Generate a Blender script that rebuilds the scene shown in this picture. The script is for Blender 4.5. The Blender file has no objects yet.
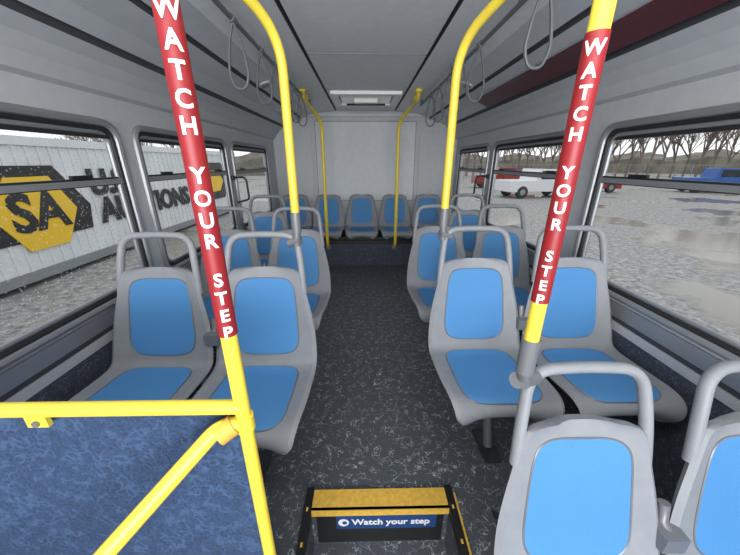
import bpy, bmesh, math, random
from mathutils import Vector, Matrix
random.seed(7)
scene = bpy.context.scene
try:
    scene.view_settings.view_transform = 'Standard'
    scene.view_settings.exposure = 0.25
except Exception:
    pass

# ------------------------------------------------------------------ materials
def lin(c):
    return tuple(((x/255.0)/12.92 if x/255.0 <= 0.04045 else ((x/255.0+0.055)/1.055)**2.4) for x in c) + (1,)

def mat(name, rgb, rough=0.5, metal=0.0, noise=0.0, nscale=20, bump=0.0, bscale=200, spec=0.5, rgb2=None):
    m = bpy.data.materials.new(name); m.use_nodes = True
    nt = m.node_tree; b = nt.nodes['Principled BSDF']
    b.inputs['Base Color'].default_value = lin(rgb)
    b.inputs['Roughness'].default_value = rough
    b.inputs['Metallic'].default_value = metal
    b.inputs['Specular IOR Level'].default_value = spec
    tc = nt.nodes.new('ShaderNodeTexCoord')
    if noise > 0 or rgb2:
        n = nt.nodes.new('ShaderNodeTexNoise'); n.inputs['Scale'].default_value = nscale
        n.inputs['Detail'].default_value = 6
        nt.links.new(tc.outputs['Object'], n.inputs['Vector'])
        r = nt.nodes.new('ShaderNodeValToRGB')
        c = lin(rgb)
        if rgb2:
            r.color_ramp.elements[0].color = lin(rgb2); r.color_ramp.elements[1].color = c
        else:
            r.color_ramp.elements[0].color = tuple(x*(1-noise) for x in c[:3])+(1,)
            r.color_ramp.elements[1].color = tuple(min(1, x*(1+noise)) for x in c[:3])+(1,)
        r.color_ramp.elements[0].position = 0.35; r.color_ramp.elements[1].position = 0.65
        nt.links.new(n.outputs['Fac'], r.inputs['Fac'])
        nt.links.new(r.outputs['Color'], b.inputs['Base Color'])
    if bump > 0:
        n2 = nt.nodes.new('ShaderNodeTexNoise'); n2.inputs['Scale'].default_value = bscale
        nt.links.new(tc.outputs['Object'], n2.inputs['Vector'])
        bp = nt.nodes.new('ShaderNodeBump'); bp.inputs['Strength'].default_value = bump
        bp.inputs['Distance'].default_value = 0.002
        nt.links.new(n2.outputs['Fac'], bp.inputs['Height'])
        nt.links.new(bp.outputs['Normal'], b.inputs['Normal'])
    return m

M_shell = mat('seat_grey_plastic', (137,140,145), 0.45, noise=0.04, bump=0.15, bscale=500, spec=.4)
M_blue = mat('seat_blue_insert', (76,134,188), 0.6, noise=0.05, nscale=300, bump=0.1, spec=.3)
M_wall = mat('wall_grey_laminate', (184,187,191), 0.5, noise=0.03, bump=0.1)
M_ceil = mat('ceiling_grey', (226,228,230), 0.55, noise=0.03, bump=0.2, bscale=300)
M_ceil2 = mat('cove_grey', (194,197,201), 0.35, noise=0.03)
M_groove = mat('groove_dark', (62,64,68), 0.6)
M_rear = mat('rear_panel_grey', (208,212,216), 0.6, noise=0.03, bump=0.4, bscale=150)
M_yel = mat('yellow_powder_coat', (230,204,70), 0.35, noise=0.03)
M_red = mat('red_sleeve', (138,28,34), 0.45, noise=0.05)
M_white = mat('white_letter', (225,225,225), 0.5)
M_clamp = mat('clamp_grey', (120,122,126), 0.4, metal=0.3)
M_frame = mat('window_frame_aluminium', (140,143,147), 0.35, metal=0.3)
M_rubber = mat('black_rubber', (34,35,37), 0.6)
M_strap = mat('strap_grey', (105,108,112), 0.5)
M_leg = mat('pedestal_dark', (62,64,68), 0.4, metal=0.4)
M_maroon = mat('maroon_trim', (84,32,40), 0.35)
M_vent = mat('vent_white', (242,242,242), 0.4)
M_black = mat('black_trim', (24,25,27), 0.45)
M_nose = mat('yellow_nosing', (208,166,66), 0.6, noise=0.12, nscale=60)
M_decal = mat('decal_blue', (28,62,115), 0.5)
M_cont = mat('trailer_white', (212,215,218), 0.5, noise=0.05, nscale=1.5)
M_contblk = mat('trailer_black_paint', (36,36,38), 0.5)
M_contyel = mat('trailer_yellow_paint', (230,188,44), 0.5)
M_bark = mat('tree_bark', (128,116,106), 0.9, noise=0.2, nscale=2)
M_hill = mat('hill_brush', (132,128,116), 1.0, rgb2=(98,94,86), nscale=0.5)
M_carwhite = mat('vehicle_white', (215,216,218), 0.25)
M_carred = mat('vehicle_red', (140,30,32), 0.25)
M_carblue = mat('vehicle_blue', (40,90,160), 0.3)
M_carglass = mat('vehicle_glass', (30,36,42), 0.1)

def pattern_mat(name, base, base2, line, scale=16, width=0.03, rough=0.75):
    m = bpy.data.materials.new(name); m.use_nodes = True
    nt = m.node_tree; b = nt.nodes['Principled BSDF']; N = nt.nodes.new; L = nt.links.new
    tc = N('ShaderNodeTexCoord')
    n = N('ShaderNodeTexNoise'); n.inputs['Scale'].default_value = scale*0.6; n.inputs['Detail'].default_value = 3
    L(tc.outputs['Object'], n.inputs['Vector'])
    mx = N('ShaderNodeMixRGB'); mx.blend_type = 'ADD'; mx.inputs[0].default_value = 0.22
    L(tc.outputs['Object'], mx.inputs[1]); L(n.outputs['Color'], mx.inputs[2])
    v = N('ShaderNodeTexVoronoi'); v.feature = 'DISTANCE_TO_EDGE'; v.inputs['Scale'].default_value = scale
    L(mx.outputs[0], v.inputs['Vector'])
    r = N('ShaderNodeValToRGB'); r.color_ramp.elements[0].position = 0; r.color_ramp.elements[0].color = (1,1,1,1)
    r.color_ramp.elements[1].position = width; r.color_ramp.elements[1].color = (0,0,0,1)
    L(v.outputs['Distance'], r.inputs['Fac'])
    n2 = N('ShaderNodeTexNoise'); n2.inputs['Scale'].default_value = scale*1.3; n2.inputs['Detail'].default_value = 2
    L(tc.outputs['Object'], n2.inputs['Vector'])
    r2 = N('ShaderNodeValToRGB'); r2.color_ramp.elements[0].position = 0.44; r2.color_ramp.elements[1].position = 0.56
    L(n2.outputs['Fac'], r2.inputs['Fac'])
    mu = N('ShaderNodeMath'); mu.operation = 'MULTIPLY'
    L(r.outputs['Color'], mu.inputs[0]); L(r2.outputs['Color'], mu.inputs[1])
    n3 = N('ShaderNodeTexNoise'); n3.inputs['Scale'].default_value = 200; L(tc.outputs['Object'], n3.inputs['Vector'])
    r3 = N('ShaderNodeValToRGB'); r3.color_ramp.elements[0].position = .35; r3.color_ramp.elements[1].position = .7
    r3.color_ramp.elements[0].color = lin(base); r3.color_ramp.elements[1].color = lin(base2)
    L(n3.outputs['Fac'], r3.inputs['Fac'])
    mm = N('ShaderNodeMixRGB'); mm.inputs[2].default_value = lin(line)
    L(mu.outputs[0], mm.inputs[0]); L(r3.outputs['Color'], mm.inputs[1])
    L(mm.outputs[0], b.inputs['Base Color'])
    b.inputs['Roughness'].default_value = rough
    return m
M_floor = pattern_mat('floor_speckled_vinyl', (60,65,71), (86,91,98), (176,182,188), 20, 0.04, 0.45)
M_carpet = pattern_mat('carpet_dark_blue', (52,58,70), (78,86,100), (110,120,138), 24, 0.05, 0.9)
M_modesty = pattern_mat('modesty_blue_fabric', (32,50,78), (46,70,104), (58,82,116), 26, 0.16, 0.85)

def glass_mat(name, drops):
    m = bpy.data.materials.new(name); m.use_nodes = True
    nt = m.node_tree; nt.nodes.clear(); N = nt.nodes.new; L = nt.links.new
    o = N('ShaderNodeOutputMaterial'); t = N('ShaderNodeBsdfTransparent'); g = N('ShaderNodeBsdfGlossy')
    t.inputs[0].default_value = (0.93,0.95,0.95,1); g.inputs['Roughness'].default_value = 0.02
    lw = N('ShaderNodeLayerWeight'); lw.inputs[0].default_value = .5
    pw = N('ShaderNodeMath'); pw.operation = 'POWER'; pw.inputs[1].default_value = 5; L(lw.outputs['Facing'], pw.inputs[0])
    mr = N('ShaderNodeMapRange'); mr.inputs[3].default_value = .03; mr.inputs[4].default_value = .35; L(pw.outputs[0], mr.inputs[0])
    mx = N('ShaderNodeMixShader'); L(mr.outputs[0], mx.inputs[0]); L(t.outputs[0], mx.inputs[1]); L(g.outputs[0], mx.inputs[2])
    out = mx
    if drops:
        tc = N('ShaderNodeTexCoord'); v = N('ShaderNodeTexVoronoi'); v.inputs['Scale'].default_value = 70
        L(tc.outputs['Object'], v.inputs['Vector'])
        lt = N('ShaderNodeMath'); lt.operation = 'LESS_THAN'; lt.inputs[1].default_value = .22; L(v.outputs['Distance'], lt.inputs[0])
        sp = N('ShaderNodeSeparateColor'); L(v.outputs['Color'], sp.inputs[0])
        gt = N('ShaderNodeMath'); gt.operation = 'GREATER_THAN'; gt.inputs[1].default_value = .45; L(sp.outputs[0], gt.inputs[0])
        mu = N('ShaderNodeMath'); mu.operation = 'MULTIPLY'; L(lt.outputs[0], mu.inputs[0]); L(gt.outputs[0], mu.inputs[1])
        m2 = N('ShaderNodeMath'); m2.operation = 'MULTIPLY'; m2.inputs[1].default_value = .32; L(mu.outputs[0], m2.inputs[0])
        d = N('ShaderNodeBsdfTranslucent'); d.inputs[0].default_value = (.9,.92,.93,1)
        mz = N('ShaderNodeMixShader'); L(m2.outputs[0], mz.inputs[0]); L(mx.outputs[0], mz.inputs[1]); L(d.outputs[0], mz.inputs[2])
        out = mz
    L(out.outputs[0], o.inputs[0]); return m
M_glass = glass_mat('window_glass', False)
M_glassL = glass_mat('window_glass_rain', True)

def ground_mat():
    m = bpy.data.materials.new('wet_gravel'); m.use_nodes = True
    nt = m.node_tree; b = nt.nodes['Principled BSDF']; N = nt.nodes.new; L = nt.links.new
    tc = N('ShaderNodeTexCoord')
    n = N('ShaderNodeTexNoise'); n.inputs['Scale'].default_value = 7; n.inputs['Detail'].default_value = 10; n.inputs['Roughness'].default_value = .8
    L(tc.outputs['Object'], n.inputs['Vector'])
    r = N('ShaderNodeValToRGB'); r.color_ramp.elements[0].position = .36; r.color_ramp.elements[1].position = .66
    r.color_ramp.elements[0].color = lin((86,84,83)); r.color_ramp.elements[1].color = lin((188,187,185))
    L(n.outputs['Fac'], r.inputs['Fac'])
    n2 = N('ShaderNodeTexNoise'); n2.inputs['Scale'].default_value = .35; n2.inputs['Detail'].default_value = 6
    L(tc.outputs['Object'], n2.inputs['Vector'])
    r2 = N('ShaderNodeValToRGB'); r2.color_ramp.elements[0].position = .52; r2.color_ramp.elements[1].position = .60
    L(n2.outputs['Fac'], r2.inputs['Fac'])
    mm = N('ShaderNodeMixRGB'); mm.inputs[2].default_value = lin((124,118,106))
    L(r2.outputs['Color'], mm.inputs[0]); L(r.outputs['Color'], mm.inputs[1]); L(mm.outputs[0], b.inputs['Base Color'])
    mr = N('ShaderNodeMapRange'); mr.inputs[3].default_value = .85; mr.inputs[4].default_value = .14
    L(r2.outputs['Color'], mr.inputs[0]); L(mr.outputs[0], b.inputs['Roughness'])
    b.inputs['Specular IOR Level'].default_value = .4
    return m
M_ground = ground_mat()

# ------------------------------------------------------------------ builder
class Bld:
    def __init__(s): s.v=[]; s.f=[]; s.mi=[]; s.mats=[]
    def m(s, mt):
        if mt not in s.mats: s.mats.append(mt)
        return s.mats.index(mt)
    def add(s, vs, fs, mt, tf=None):
        o=len(s.v); k=s.m(mt)
        for p in vs:
            p=Vector(p)
            s.v.append(tf(p) if callable(tf) else (tf@p if tf else p))
        for f in fs: s.f.append(tuple(i+o for i in f)); s.mi.append(k)
    def box(s, lo, hi, mt, tf=None):
        x0,y0,z0=lo; x1,y1,z1=hi
        vs=[(x0,y0,z0),(x1,y0,z0),(x1,y1,z0),(x0,y1,z0),(x0,y0,z1),(x1,y0,z1),(x1,y1,z1),(x0,y1,z1)]
        fs=[(0,3,2,1),(4,5,6,7),(0,1,5,4),(1,2,6,5),(2,3,7,6),(3,0,4,7)]
        s.add(vs,fs,mt,tf)
    def tube(s, pts, r, mt, n=14, closed=False, tf=None, sx=1.0):
        pts=[Vector(p) for p in pts]; N=len(pts)
        def tan(i):
            if closed: t=pts[(i+1)%N]-pts[(i-1)%N]
            else: t=pts[min(i+1,N-1)]-pts[max(i-1,0)]
            return t.normalized()
        t=tan(0); up=Vector((0,0,1)) if abs(t.z)<.9 else Vector((1,0,0))
        a=t.cross(up).normalized(); vs=[]; rr = r if hasattr(r,'__len__') else [r]*N
        for i in range(N):
            t=tan(i); a=(a-t*a.dot(t)).normalized(); b=t.cross(a)
            for k in range(n):
                an=2*math.pi*k/n
                vs.append(pts[i]+(a*math.cos(an)*sx+b*math.sin(an))*rr[i])
        fs=[]
        for i in range(N if closed else N-1):
            j=(i+1)%N
            for k in range(n):
                l=(k+1)%n; fs.append((i*n+k,i*n+l,j*n+l,j*n+k))
        if not closed:
            fs.append(tuple(reversed(range(n)))); fs.append(tuple((N-1)*n+k for k in range(n)))
        s.add(vs,fs,mt,tf)
    def prism(s, poly, axis, a0, a1, mt, tf=None):
        def P(p,a):
            if axis=='x': return (a,p[0],p[1])
            if axis=='y': return (p[0],a,p[1])
            return (p[0],p[1],a)
        n=len(poly); vs=[P(p,a0) for p in poly]+[P(p,a1) for p in poly]
        fs=[tuple(range(n)),tuple(reversed(range(n,2*n)))]+[(i,i+n,(i+1)%n+n,(i+1)%n) for i in range(n)]
        s.add(vs,fs,mt,tf)
    def thick(s, fn, fnb, nu, nv, mt, tf=None):
        vs=[]; fs=[]
        for j in range(nv+1):
            for i in range(nu+1): vs.append(fn(-1+2*i/nu, j/nv))
        o=len(vs)
        for j in range(nv+1):
            for i in range(nu+1): vs.append(fnb(-1+2*i/nu, j/nv))
        w=nu+1
        for j in range(nv):
            for i in range(nu):
                q=(j*w+i,j*w+i+1,(j+1)*w+i+1,(j+1)*w+i); fs.append(q); fs.append(tuple(o+k for k in reversed(q)))
        for i in range(nu):
            fs.append((i,o+i,o+i+1,i+1)); t=nv*w; fs.append((t+i,t+i+1,o+t+i+1,o+t+i))
        for j in range(nv):
            fs.append((j*w,(j+1)*w,o+(j+1)*w,o+j*w)); e=nu; fs.append((j*w+e,o+j*w+e,o+(j+1)*w+e,(j+1)*w+e))
        s.add(vs,fs,mt,tf)
    def finish(s, name, bevel=0, ang=40, fixn=True):
        me=bpy.data.meshes.new(name); me.from_pydata([tuple(p) for p in s.v],[],s.f)
        for mt in s.mats: me.materials.append(mt)
        for p,k in zip(me.polygons,s.mi): p.material_index=k
        if fixn:
            bm=bmesh.new(); bm.from_mesh(me); bmesh.ops.recalc_face_normals(bm,faces=bm.faces); bm.to_mesh(me); bm.free()
        me.shade_smooth()
        me.set_sharp_from_angle(angle=math.radians(ang))
        ob=bpy.data.objects.new(name,me); scene.collection.objects.link(ob)
        if bevel:
            b=ob.modifiers.new('bevel','BEVEL'); b.width=bevel; b.segments=2; b.limit_method='ANGLE'
        return ob

def rpath(pts, r, n=6, closed=False):
    pts=[Vector(p) for p in pts]; out=[]; N=len(pts)
    for i,p in enumerate(pts):
        if not closed and i in (0,N-1): out.append(p); continue
        a=pts[i-1]-p; b=pts[(i+1)%N]-p
        d=min(r,a.length*.49,b.length*.49); A=p+a.normalized()*d; C=p+b.normalized()*d
        for k in range(n+1):
            t=k/n; out.append(A*(1-t)**2+p*2*t*(1-t)+C*t*t)
    return out

def text_geo(txt, size, extrude=0.0, offset=0.0, align='CENTER', subdiv=0):
    cu=bpy.data.curves.new('t','FONT'); cu.body=txt; cu.size=size; cu.extrude=extrude; cu.offset=offset
    cu.align_x=align; cu.align_y='CENTER'; cu.resolution_u=3
    ob=bpy.data.objects.new('t',cu); scene.collection.objects.link(ob)
    dg=bpy.context.evaluated_depsgraph_get(); dg.update()
    me=bpy.data.meshes.new_from_object(ob.evaluated_get(dg))
    bm=bmesh.new(); bm.from_mesh(me); bmesh.ops.triangulate(bm,faces=bm.faces)
    if subdiv:
        bmesh.ops.subdivide_edges(bm,edges=bm.edges,cuts=subdiv,use_grid_fill=True)
    vs=[v.co.copy() for v in bm.verts]; bm.verts.index_update(); fs=[tuple(v.index for v in f.verts) for f in bm.faces]
    bm.free(); bpy.data.objects.remove(ob); bpy.data.curves.remove(cu); bpy.data.meshes.remove(me)
    return vs,fs

# ------------------------------------------------------------------ bus shell
XL, XR = -1.205, 1.255
CX = (XL+XR)/2
YF, YR = -2.0, 4.45
ZC = 1.93
G0, G1 = 0.69, 1.46

def rrect(y0,y1,z0,z1,r=.07,n=6):
    return [(p.x,p.y) for p in rpath([(y0,z0,0),(y1,z0,0),(y1,z1,0),(y0,z1,0)],r,n,closed=True)]

def wall_with_holes(name, x, side, holes):
    cu=bpy.data.curves.new('w','CURVE'); cu.dimensions='2D'; cu.fill_mode='BOTH'; cu.extrude=.02
    def spl(pts):
        s=cu.splines.new('POLY'); s.points.add(len(pts)-1)
        for q,p in zip(s.points,pts): q.co=(p[0],p[1],0,1)
        s.use_cyclic_u=True
    spl([(YF,-.3),(YR,-.3),(YR,1.66),(YF,1.66)])
    for h in holes: spl(rrect(*h))
    ob=bpy.data.objects.new('w',cu); scene.collection.objects.link(ob)
    dg=bpy.context.evaluated_depsgraph_get(); dg.update()
    me=bpy.data.meshes.new_from_object(ob.evaluated_get(dg))
    vs=[v.co.copy() for v in me.vertices]; fs=[tuple(p.vertices) for p in me.polygons]
    bpy.data.objects.remove(ob); bpy.data.curves.remove(cu)
    b=Bld(); b.add(vs,fs,M_wall,lambda p:Vector((x+side*.02+p.z,p.x,p.y)))
    i=-side
    xs=sorted((x, x+i*.012)); b.box((xs[0],YF,-.3),(xs[1],YR-.001,.52),M_carpet)
    xs=sorted((x, x+i*.016)); b.box((xs[0],YF,.52),(xs[1],YR-.001,.56),M_wall)
    xs=sorted((x, x+i*.014)); b.box((xs[0],YF,.585),(xs[1],YR-.001,.65),M_frame)
    xs=sorted((x, x+i*.010)); b.box((xs[0],YF,.562),(xs[1],YR-.001,.583),M_groove)
    return b.finish(name,ang=30)

HL=[(-1.75,.05,G0,G1),(.22,1.63,G0,G1),(1.78,2.86,G0,G1),(3.02,4.05,G0,G1)]
HR=[(-1.75,.05,G0,G1),(.22,1.70,G0,G1),(1.90,3.12,G0,G1),(3.28,4.25,G0,G1)]
wall_with_holes('wall_left',XL,-1,HL)
wall_with_holes('wall_right',XR,1,HR)

wn=1
for x,side,H in ((XL,-1,HL),(XR,1,HR)):
    for (y0,y1,z0,z1) in H:
        b=Bld(); i=-side
        def P(p,off): return (x+i*off,p[0],p[1])
        b.tube([P(p,.004) for p in rrect(y0-.012,y1+.012,z0-.012,z1+.012,.08)],.017,M_frame,8,closed=True)
        b.tube([P(p,-.004) for p in rrect(y0+.010,y1-.010,z0+.010,z1-.010,.065)],.013,M_rubber,8,closed=True)
        b.tube([P(p,-.010) for p in rrect(y0+.030,y1-.030,z0+.030,z1-.030,.055)],.011,M_frame,8,closed=True)
        zt=1.215
        xs=sorted((x-i*.028,x+i*.002))
        b.box((xs[0],y0+.01,zt-.012),(xs[1],y1-.01,zt+.012),M_frame)
        b.box((xs[0]+.004,y0+.01,zt+.012),(xs[1]-.004,y1-.01,zt+.020),M_rubber)
        b.box((xs[0]+.004,y0+.01,zt-.016),(xs[1]-.004,y1-.01,zt-.012),M_rubber)
        b.box((xs[0]+.004,y0+.02,z1-.055),(xs[1],y1-.02,z1-.040),M_rubber)
        for q in (.18,.82):
            yy=y0+(y1-y0)*q; ls=sorted((x,x+i*.014))
            b.box((ls[0],yy-.05,zt+.020),(ls[1],yy+.05,zt+.034),M_black)
        xg=x-i*.012
        b.add([(xg,y0,z0),(xg,y1,z0),(xg,y1,z1),(xg,y0,z1)],[(0,1,2,3)],M_glassL if side<0 else M_glass)
        b.finish('window_%d'%wn,fixn=False); wn+=1

def ceiling():
    b=Bld()
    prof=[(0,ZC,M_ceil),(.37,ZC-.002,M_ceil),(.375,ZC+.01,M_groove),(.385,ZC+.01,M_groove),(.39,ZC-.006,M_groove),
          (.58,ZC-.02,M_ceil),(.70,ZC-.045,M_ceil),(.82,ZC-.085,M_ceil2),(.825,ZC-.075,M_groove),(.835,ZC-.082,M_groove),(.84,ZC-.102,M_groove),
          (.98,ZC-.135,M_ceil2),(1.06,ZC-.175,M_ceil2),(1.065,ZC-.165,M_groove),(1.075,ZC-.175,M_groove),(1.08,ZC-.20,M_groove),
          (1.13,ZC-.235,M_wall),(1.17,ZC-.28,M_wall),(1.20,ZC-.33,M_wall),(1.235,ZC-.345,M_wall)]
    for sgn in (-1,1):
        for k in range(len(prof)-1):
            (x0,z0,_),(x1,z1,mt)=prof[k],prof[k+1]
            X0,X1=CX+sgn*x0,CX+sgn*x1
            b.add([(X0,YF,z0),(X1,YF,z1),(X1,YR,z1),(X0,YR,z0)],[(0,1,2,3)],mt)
    b.box((XL-.05,YF,ZC+.03),(XR+.05,YR,ZC+.06),M_ceil)
    b.box((XL-.05,YF,1.62),(XL-.02,YR,ZC+.03),M_ceil); b.box((XR+.02,YF,1.62),(XR+.05,YR,ZC+.03),M_ceil)
    for y in (1.05,2.25,3.2):
        b.box((CX-.37,y-.003,ZC-.004),(CX+.37,y+.003,ZC),M_clamp)
    return b.finish('ceiling',ang=25,fixn=False)
ceiling()

def rear():
    b=Bld()
    b.box((XL-.04,YR,-.3),(XR+.04,YR+.05,ZC+.05),M_wall)
    b.box((CX-.66,YR-.02,.80),(CX+.66,YR,1.80),M_rear)
    b.box((CX-.67,YR-.008,.79),(CX+.67,YR-.002,1.81),M_clamp)
    for sg in (-1,1):
        xs=sorted((CX+sg*.72,CX+sg*1.12)); b.box((xs[0],YR-.012,.8),(xs[1],YR,1.68),M_wall)
    b.box((XL+.03,YR-.03,1.86),(XR-.03,YR,1.90),M_ceil2)
    return b.finish('wall_rear',bevel=.006)
rear()
def front():
    b=Bld()
    b.box((XL-.04,YF-.05,-.3),(XR+.04,YF,.65),M_wall)
    b.box((XL-.04,YF-.05,1.72),(XR+.04,YF,ZC+.05),M_wall)
    b.box((XL-.04,YF-.05,.65),(XL+.06,YF,1.72),M_wall); b.box((XR-.06,YF-.05,.65),(XR+.04,YF,1.72),M_wall)
    return b.finish('wall_front')
front()

WX0,WX1,WY=-.222,.335,.815
b=Bld()
b.box((XL,WY,-.28),(XR,YR,0),M_floor)
b.box((XL,YF,-.28),(WX0,WY,0),M_floor)
b.box((WX1,.10,-.28),(.50,WY,0),M_floor)
b.box((WX0,YF,-.32),(WX1,WY,-.22),M_floor)
b.box((.50,.10,-.32),(XR,WY,-.19),M_floor)
b.box((WX1,YF,-.32),(XR,.10,-.22),M_floor)
b.finish('floor')

b=Bld()
b.box((WX0+.005,WY-.012,-.002),(WX1-.005,WY+.070,.012),M_nose)
b.box((WX0+.005,WY-.016,-.018),(WX1-.005,WY-.001,.012),M_nose)
for xx in (WX0,WX1):
    s=-1 if xx<0 else 1
    xs=sorted((xx-s*.004,xx+s*.026))
    b.box((xs[0],.12,-.02),(xs[1],WY+.08,.014),M_black)
    for k in range(6):
        yy=.2+k*.12; b.box((xx+s*.008,yy,.014),(xx+s*.016,yy+.014,.016),M_nose)
xs=(WX1+.028,WX1+.036); b.box((xs[0],.12,0),(xs[1],WY+.05,.010),M_nose)
b.box((WX0+.02,WY-.006,-.20),(WX1-.02,WY-.001,-.018),M_black)
b.box((WX0+.10,WY-.010,-.108),(WX1-.05,WY-.005,-.026),M_decal)
vs,fs=text_geo('Watch your step',.046,.0005,.0012)
b.add(vs,fs,M_white,lambda p:Vector((CX+.075+p.x,WY-.0115-p.z,-.066+p.y)))
cc=Vector((-.092,WY-.0115,-.066))
b.add([cc+Vector((math.cos(a)*.022,0,math.sin(a)*.022)) for a in [k*math.pi/10 for k in range(20)]],[tuple(range(20))],M_white)
b.add([cc+Vector((math.cos(a)*.010+.004,-.001,math.sin(a)*.010)) for a in [k*math.pi/8 for k in range(16)]],[tuple(range(16))],M_decal)
b.finish('step_well_trim')

# ------------------------------------------------------------------ seats
PR=[(-.365,.385,.150),(-.392,.412,.190),(-.385,.442,.205),(-.34,.455,.213),(-.24,.448,.220),(-.12,.440,.222),(-.04,.440,.223),
    (.005,.462,.223),(.032,.52,.222),(.055,.59,.216),(.076,.67,.202),(.095,.745,.184),(.110,.805,.170),(.119,.840,.158),(.125,.862,.132),(.128,.872,.082)]
def cat(t):
    n=len(PR)-1; t=max(0,min(n-1e-6,t*n)); i=int(t); f=t-i
    p=[PR[max(0,min(n,i+k))] for k in (-1,0,1,2)]
    o=[]
    for c in range(3):
        a,b_,c_,d=p[0][c],p[1][c],p[2][c],p[3][c]
        o.append(.5*((2*b_)+(-a+c_)*f+(2*a-5*b_+4*c_-d)*f*f+(-a+3*b_-3*c_+d)*f**3))
    return o
def surf(x,t,off):
    y,z,w=cat(t); y1,z1,_=cat(min(1,t+.01)); y0,z0,_=cat(max(0,t-.01))
    dy,dz=y1-y0,z1-z0; l=math.hypot(dy,dz) or 1; ny,nz=-dz/l,dy/l
    u=min(1,abs(x)/w)
    o=off+.034*u**3
    if u>.9: o-=.02*((u-.9)/.1)**2
    return Vector((x,y+ny*o,z+nz*o))
def seat_into(b, tf, handle=True):
    b.thick(lambda u,v:surf(u*cat(v)[2],v,0), lambda u,v:surf(u*cat(v)[2]*.95,v,-.026),28,64,M_shell,tf)
    def pad(t0,t1,W0,W1,p=5):
        def hw(v):
            q=abs(2*v-1); return (W0+(W1-W0)*v)*max(0.02,(1-q**p))**(1/p)
        def vv(v): return .5-.5*math.cos(math.pi*v)
        def F(off,sh):
            def g(u,v):
                v=vv(v); return surf(u*hw(v)*sh,t0+(t1-t0)*v,off*(1-.7*abs(u)**6))
            return g
        b.thick(F(.006,1),F(-.01,1),16,36,M_blue,tf)
        rim=[]
        for k in range(48):
            a=2*math.pi*k/48
            c,s_=math.cos(a),math.sin(a)
            v=.5+.5*(abs(s_)**.45)*(1 if s_>=0 else -1)
            x=(abs(c)**.45)*(1 if c>=0 else -1)*(W0+(W1-W0)*v)
            rim.append(surf(x*1.005,t0+(t1-t0)*v,.001))
        b.tube(rim,.0032,M_clamp,6,closed=True,tf=tf)
    pad(.165,.435,.158,.150)
    pad(.505,.830,.150,.124)
    if handle:
        hp=[(-.170,.095,.76),(-.162,.120,.87),(-.144,.158,1.003),(0,.162,1.010),(.144,.158,1.003),(.162,.120,.87),(.170,.095,.76)]
        b.tube(rpath(hp,.06,8),.0145,M_shell,12,tf=tf,sx=1.15)
    b.box((-.13,-.30,.375),(.13,.02,.42),M_leg,tf)

def T(x,y,z): return Matrix.Translation((x,y,z))
def pedestal(b,x,y0,side,z0,w0,w1):
    b.box((w0,y0-.20,.355),(w1,y0-.14,.385),M_leg)
    b.box((w0,y0-.05,.355),(w1,y0+.0,.385),M_leg)
    zf=z0
    pts=[(x,y0-.10,.37),(x+side*.005,y0-.14,.18),(x+side*.01,y0-.18,zf+.02)]
    b.tube(rpath(pts,.06),.022,M_clamp,10)
    b.box((x-.03,y0-.26,zf+.001),(x+.045,y0-.08,zf+.018),M_leg)
    b.box((x-.02,y0-.19,.33),(x+.02,y0-.01,.36),M_leg)
mesh_cache={}
def double_seat(xa,xb,y,zo,side,name='double_bus_seat'):
    key=(round(xb-xa,3),)
    if key not in mesh_cache:
        b=Bld()
        seat_into(b,T(0,0,0)); seat_into(b,T(xb-xa,0,0))
        w0,w1=sorted((-.05 if xb>xa else .05,(xb-xa)+(.21 if xb>xa else -.21)))
        pedestal(b,.05*side,0,side,0,w0,w1)
        mx=(xb-xa)/2
        b.box((mx-.03,.0,.55),(mx+.03,.05,.60),M_clamp)
        b.tube([(mx,.02,.585),(mx,.05,.60),(mx,.062,.65)],.014,M_clamp,12)
        o=b.finish(name,ang=50); o.location=(xa,y,zo); mesh_cache[key]=o.data
        return o
    o=bpy.data.objects.new(name,mesh_cache[key]); scene.collection.objects.link(o); o.location=(xa,y,zo); return o
RA,RB=.530,.990
LA,LB=-.440,-.900
double_seat(LA,LB,1.15,0,-1)
double_seat(LA-.02,LB-.02,1.95,0,-1)
double_seat(RA,RB,1.26,0,1)
double_seat(RA,RB,2.05,0,1)
double_seat(.557,1.017,.465,-.19,1)
for xx,yy in ((LB,2.76),(RB,2.84)):
    b=Bld(); seat_into(b,T(0,0,0)); sd=1 if xx>0 else -1
    pedestal(b,0,0,sd,0,-.2,.2)
    o=b.finish('bus_seat',ang=50); o.location=(xx,yy,0)

b=Bld()
for k in range(5):
    seat_into(b,T(-.035+(k-2)*.458,4.22,.012),False)
b.finish('rear_bench_seat',ang=50)
b=Bld()
b.box((XL+.03,3.90,0),(XR-.03,YR-.01,.34),M_carpet)
b.box((XL+.03,3.93,.34),(XR-.03,YR-.04,.384),M_black)
b.box((XL+.03,3.885,.30),(XR-.03,3.90,.345),M_black)
b.finish('rear_bench_base')

# ------------------------------------------------------------------ poles
def cyl(b,c,r,z0,z1,mt,n=20,r2=None):
    r2=r if r2 is None else r2
    b.tube([(c[0],c[1],z0),(c[0],c[1],z1)],[r,r2],mt,n)
def sleeve(b,x,y,R):
    cyl(b,(x,y),R+.0015,1.05,1.475,M_red,28)
    base=math.atan2(-y,-x)
    s='WATCH YOUR STEP'
    for k,ch in enumerate(s):
        if ch==' ': continue
        vs,fs=text_geo(ch,.027,0,.0008,subdiv=3)
        zc=1.453-k*.0282
        rr=R+.0024
        def tf(p,zc=zc):
            an=base+ (p.x/rr)
            return Vector((x+math.cos(an)*rr,y+math.sin(an)*rr,zc+p.y))
        b.add(vs,fs,M_white,tf)
def flange(b,x,y,z,up=True):
    cyl(b,(x,y),.035,z-.012 if up else z,z if up else z+.012,M_yel)
PX,PY=-.214,.418
b=Bld()
cyl(b,(PX,PY),.0125,0,ZC,M_yel); flange(b,PX,PY,ZC); flange(b,PX,PY,0.0,False)
sleeve(b,PX,PY,.0125)
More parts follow.
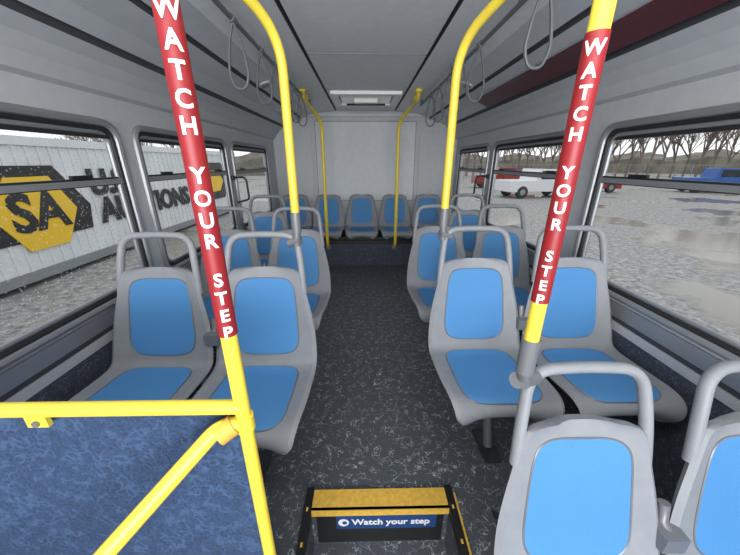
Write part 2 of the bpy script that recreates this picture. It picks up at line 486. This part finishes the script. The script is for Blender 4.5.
b.tube([(XL+.005,PY-.002,.906),(PX,PY-.002,.906)],.0125,M_yel,16)
cyl(b,(PX,PY),.016,.855,.885,M_yel)
b.tube(rpath([(PX,PY,.868),(PX-.04,PY-.012,.872),(-.62,.075,.555),(-.64,.06,0.0)],.07),.0135,M_yel,16)
b.tube([(PX-.018,PY-.006,.870),(PX-.040,PY-.020,.860)],.0185,M_nose,16)
cyl(b,(-.64,.06),.035,0,.012,M_yel)
for xx in (-.57,-.98):
    b.box((xx-.018,PY-.004,.868),(xx+.018,PY+.004,.90),M_yel)
    b.tube([(xx,PY-.008,.877),(xx,PY+.004,.877)],.006,M_clamp,8)
b.finish('grab_pole',fixn=True)
b=Bld()
b.box((XL+.035,PY+.015,.03),(PX-.018,PY+.029,.878),M_modesty)
b.finish('modesty_panel',bevel=.004)

QX,QY=.338,.528
b=Bld()
cyl(b,(QX,QY),.0145,.905,ZC,M_yel); flange(b,QX,QY,ZC)
sleeve(b,QX,QY,.0145)
cyl(b,(QX,QY),.018,.885,.965,M_clamp)
b.tube([(QX-.002,QY,.90),(QX+.018,QY+.022,.835)],.015,M_clamp,16)
b.tube([(QX-.004,QY+.012,.852),(QX+.070,QY+.066,.815)],.018,M_clamp,16)
b.finish('grab_pole')

def rail_pole(px,py,zb,rx,y_front,clamp,R):
    b=Bld()
    pts=[(rx,y_front,ZC-.02),(rx,y_front+.05,ZC-.085),(rx,py-.28,ZC-.085),(px,py,ZC-.20),(px,py,zb)]
    if not clamp: pts+=[(px,3.892,zb-.06)]
    b.tube(rpath(pts,.13,8),R,M_yel,16)
    cyl(b,(rx,y_front),.033,ZC-.035,ZC-.012,M_yel)
    b.tube([(rx,(py-.40),ZC-.085),(rx,(py-.40),ZC-.012)],.011,M_yel,12)
    if clamp:
        s=-1 if px<CX else 1
        cyl(b,(px,py),.0205,zb-.01,zb+.075,M_clamp)
        b.tube([(px,py,zb+.01),(px+s*.004,py,zb-.075)],.017,M_clamp,16)
        b.tube([(px-s*.012,py,zb-.04),(px+s*.04,py+.012,zb-.060)],.021,M_clamp,16)
    else:
        b.tube([(px,3.88,zb-.06),(px,3.90,zb-.06)],.034,M_clamp,16)
    return b.finish('overhead_grab_rail')
rail_pole(-.290,1.295,1.03,-.46,.10,True,.0175)
rail_pole(.368,1.405,1.03,.50,.10,True,.0175)
rail_pole(-.470,3.79,.32,-.55,3.15,False,.020)
rail_pole(.392,3.79,.32,.50,3.15,False,.020)

for sg,ys in ((-1,(1.62,2.0,2.28,2.56,2.84,3.12)),(1,(1.27,1.9,2.2,2.5,2.8,3.1))):
    x=CX+sg*.585
    b=Bld()
    b.tube([(x,.2,ZC-.055),(x,3.7,ZC-.055)],.010,M_strap,10)
    for yy in (.25,1.45,2.42,3.6):
        b.tube([(x,yy,ZC-.055),(x,yy,ZC-.022)],.014,M_strap,10)
    for y in ys:
        b.tube([(x,y-.02,ZC-.055),(x,y+.02,ZC-.055)],.015,M_clamp,10)
        lp=[(x,y,ZC-.06),(x-.030,y,ZC-.15),(x-.045,y+.004,ZC-.26),(x-.022,y,ZC-.315),(x+.022,y,ZC-.315),(x+.045,y-.004,ZC-.26),(x+.030,y,ZC-.15),(x,y,ZC-.06)]
        b.tube(rpath(lp,.05,6),.0055,M_strap,8,sx=1.5)
    b.finish('hanging_strap_rail')

b=Bld()
b.box((CX-.34,3.28,ZC-.03),(CX+.34,3.36,ZC+.005),M_vent); b.box((CX-.34,3.86,ZC-.03),(CX+.34,3.94,ZC+.005),M_vent)
b.box((CX-.34,3.36,ZC-.03),(CX-.27,3.86,ZC+.005),M_vent); b.box((CX+.27,3.36,ZC-.03),(CX+.34,3.86,ZC+.005),M_vent)
b.box((CX-.27,3.36,ZC-.008),(CX+.27,3.86,ZC+.0),M_groove)
for k in range(7): b.box((CX-.26,3.40+k*.065,ZC-.018),(CX+.26,3.42+k*.065,ZC-.006),M_vent)
b.box((CX-.12,3.52,ZC-.060),(CX+.12,3.70,ZC-.015),M_vent)
b.tube([(CX-.2,3.60,ZC-.065),(CX+.2,3.60,ZC-.065)],.010,M_black,8)
b.finish('roof_vent_hatch',bevel=.005)

b=Bld()
p0=(CX+.935,ZC-.128); p1=(CX+.985,ZC-.143); p2=(CX+1.050,ZC-.175)
b.prism([p0,p1,p2,(p2[0]-.006,p2[1]-.012),(p1[0]-.004,p1[1]-.012),(p0[0],p0[1]-.010)],'y',-.6,2.95,M_maroon)
b.finish('trim_1')

for x,s,y0 in ((XL,1,2.93),(XR,-1,3.19)):
    b=Bld()
    b.tube(rpath([(x+s*.002,y0,1.17),(x+s*.13,y0,1.18),(x+s*.13,y0+.01,1.02),(x+s*.13,y0+.01,.98),(x+s*.02,y0+.01,.95)],.05),.009,M_black,10)
    cyl(b,(x+s*.012,y0),.018,1.15,1.19,M_black,12)
    b.finish('assist_handle')
for sg in (-1,1):
    for y in (1.0,2.7):
        b=Bld(); x=CX+sg*.77; z=ZC-.069
        b.tube([(x,y,z+.01),(x-sg*.006,y,z-.008)],.055,M_ceil2,24); b.tube([(x,y,z),(x-sg*.008,y,z-.012)],.035,M_clamp,20)
        b.finish('ceiling_speaker')

# ------------------------------------------------------------------ exterior
GZ=-.85
b=Bld(); b.add([(-150,-80,GZ),(150,-80,GZ),(150,220,GZ),(-150,220,GZ)],[(0,1,2,3)],M_ground); b.finish('gravel_ground')

b=Bld()
cx0=-6.1; CT=1.72
b.box((cx0-2.4,-3,GZ+.12),(cx0,15.5,CT),M_cont)
k=-3.0
while k<15.4:
    b.box((cx0,k,GZ+.25),(cx0+.018,k+.05,CT-.1),M_cont); k+=.22
b.box((cx0,-3,CT-.13),(cx0+.04,15.5,CT+.02),M_cont); b.box((cx0,-3,GZ+.10),(cx0+.04,15.5,GZ+.28),M_frame)
for yy in range(-3,16,3):
    b.box((cx0-.6,yy,GZ),(cx0-.2,yy+.4,GZ+.12),M_leg)
def P2(poly,mt,o): b.prism(poly,'x',cx0+.02,cx0+o,mt)
P2([(1.5,-.05),(6.9,-.05),(7.0,.45),(6.4,1.25),(1.5,1.25)],M_contblk,.03)
hc=(5.85,.42); R=.78
P2([(hc[0]+R*math.cos(math.pi/3*q),hc[1]+R*math.sin(math.pi/3*q)*.95) for q in range(6)],M_contyel,.05)
P2([(3.2,.62),(5.0,.62),(5.0,.82),(3.2,.82)],M_contyel,.045)
vs,fs=text_geo('SA',.92,.01,.03); b.add(vs,fs,M_contblk,lambda p:Vector((cx0+.055+p.z,hc[0]+p.x,hc[1]+p.y)))
vs,fs=text_geo('U.S.',.75,.01,.03,'LEFT'); b.add(vs,fs,M_contblk,lambda p:Vector((cx0+.05+p.z,7.1+p.x,.86+p.y)))
vs,fs=text_geo('AUCTIONS',.75,.01,.03,'LEFT'); b.add(vs,fs,M_contblk,lambda p:Vector((cx0+.05+p.z,7.2+p.x,.24+p.y)))
P2([(12.0,-.1),(13.8,-.1),(14.6,.6),(13.8,1.3),(12.0,1.3),(11.4,.6)],M_contblk,.03)
P2([(12.4,.2),(13.4,.2),(13.8,.6),(13.4,1.0),(12.4,1.0),(12.0,.6)],M_contyel,.05)
b.finish('cargo_trailer')

def tree(b,x,y,h):
    def br(p,d,l,r,lev):
        q=p+d*l
        b.tube([p,q],[r,r*.65],M_bark,3 if lev<3 else 4)
        if lev==0: return
        nb=4 if lev>1 else 3
        for k in range(nb):
            ax=Vector((random.uniform(-1,1),random.uniform(-1,1),random.uniform(-.1,.8)))
            nd=(d*1.0+ax*.75).normalized()
            br(p+d*l*random.uniform(.55,1),nd,l*random.uniform(.55,.8),r*.6,lev-1)
    br(Vector((x,y,GZ-.1)),Vector((random.uniform(-.05,.05),0,1)).normalized(),h*.30,h*.016,4)
b=Bld()
for k in range(64):
    a=math.radians(12+k*1.15)
    d=random.uniform(52,68)
    tree(b,d*math.sin(a),d*math.cos(a),random.uniform(9,14))
for k in range(14):
    tree(b,random.uniform(-32,-16),2+k*2.6,random.uniform(6.5,9))
b.finish('bare_trees',fixn=False)
b=Bld()
def ridge(pts,h):
    vs=[];fs=[];n=len(pts)
    for i,(x,y) in enumerate(pts):
        hh=h*(.8+.12*math.sin(i*.5)+.12*random.random())
        vs+= [(x,y,GZ-.2),(x*1.003,y*1.003,GZ+hh*.7),(x*1.03,y*1.03,GZ+hh),(x*1.2,y*1.2,GZ-.2)]
    for i in range(n-1):
        for k in range(3): fs.append((i*4+k,(i+1)*4+k,(i+1)*4+k+1,i*4+k+1))
    b.add(vs,fs,M_hill)
ridge([(92*math.cos(a),92*math.sin(a)) for a in [math.radians(-20+k*.6) for k in range(180)]],4.6)
ridge([(60*math.cos(a),60*math.sin(a)) for a in [math.radians(95+k*.8) for k in range(120)]],4.2)
b.finish('distant_hill',fixn=False)

def vehicle(name,x,y,rot,body,prof,cab,L,W=1.8,wheels=(.9,4.0)):
    b=Bld()
    b.prism(prof,'y',-W/2,W/2,body)
    b.prism(cab,'y',-W/2-.01,W/2+.01,M_carglass)
    for wx in wheels:
        for s in (-1,1):
            b.tube([(wx,s*(W/2-.2),.38),(wx,s*(W/2+.03),.38)],.38,M_rubber,20)
            b.tube([(wx,s*(W/2-.2),.38),(wx,s*(W/2+.04),.38)],.2,M_frame,12)
    o=b.finish(name,bevel=.03); o.location=(x,y,GZ); o.rotation_euler=(0,0,rot); return o
pick=[(0,.4),(5.3,.4),(5.35,.9),(5.2,1.05),(3.9,1.12),(3.3,1.75),(1.9,1.78),(1.75,1.1),(0,1.1)]
pcab=[(2.05,1.15),(3.65,1.15),(3.2,1.66),(2.05,1.68)]
vehicle('pickup_truck',9.0,20.5,.15,M_carwhite,pick,pcab,5.3)
car=[(0,.3),(4.4,.3),(4.4,.75),(3.4,.9),(2.8,1.35),(1.3,1.38),(.5,.95),(0,.9)]
ccab=[(.95,.95),(3.1,.95),(2.65,1.28),(1.4,1.3)]
vehicle('parked_car',15.0,24,.1,M_carred,car,ccab,4.4,wheels=(.85,3.5))
vehicle('pickup_truck',10.0,29,-.1,M_carred,pick,pcab,5.3)
vehicle('pickup_truck',24.5,24.5,-.35,M_carblue,pick,pcab,5.3)
b=Bld()
for k in range(28):
    x=8+k*1.4; y=40-k*.35
    b.tube([(x,y,GZ),(x,y,GZ+1.9)],.03,M_frame,6)
b.tube([(8,40,GZ+1.9),(8+27*1.4,40-27*.35,GZ+1.9)],.025,M_frame,6); b.tube([(8,40,GZ+1.0),(8+27*1.4,40-27*.35,GZ+1.0)],.02,M_frame,6)
b.finish('yard_fence')

# ------------------------------------------------------------------ light
w=bpy.data.worlds.new('overcast'); scene.world=w; w.use_nodes=True
nt=w.node_tree; bg=nt.nodes['Background']; N=nt.nodes.new; L=nt.links.new
tc=N('ShaderNodeTexCoord'); ns=N('ShaderNodeTexNoise'); ns.inputs['Scale'].default_value=2.5; ns.inputs['Detail'].default_value=5
L(tc.outputs['Generated'],ns.inputs['Vector'])
rp=N('ShaderNodeValToRGB'); rp.color_ramp.elements[0].color=(.74,.78,.82,1); rp.color_ramp.elements[1].color=(.98,.99,1,1)
rp.color_ramp.elements[0].position=.35; rp.color_ramp.elements[1].position=.65
L(ns.outputs['Fac'],rp.inputs['Fac']); L(rp.outputs['Color'],bg.inputs['Color']); bg.inputs['Strength'].default_value=1.2

def area(name,loc,rot,sx,sy,p,col=(1,1,1)):
    l=bpy.data.lights.new(name,'AREA'); l.shape='RECTANGLE'; l.size=sx; l.size_y=sy; l.energy=p; l.color=col
    o=bpy.data.objects.new(name,l); scene.collection.objects.link(o); o.location=loc; o.rotation_euler=rot; return o
area('windshield_fill',(CX,YF+.02,1.2),(math.radians(104),0,0),2.2,1.0,95,(.98,.99,1))  # added fill light at the windshield opening, tilted up to brighten the ceiling
area('overhead_fill',(CX,.35,1.90),(math.radians(42),0,0),1.4,.5,14,(1,.99,.97))  # added fill light out of view, brightens the cabin; no lamp fixture here

cam=bpy.data.cameras.new('camera'); co=bpy.data.objects.new('camera',cam); scene.collection.objects.link(co)
cam.sensor_width=36; cam.lens=304/740*36; cam.clip_start=.01; cam.clip_end=500
co.location=(0,0,1.3); co.rotation_euler=(math.radians(90-20.7),0,math.radians(-1.06))
scene.camera=co
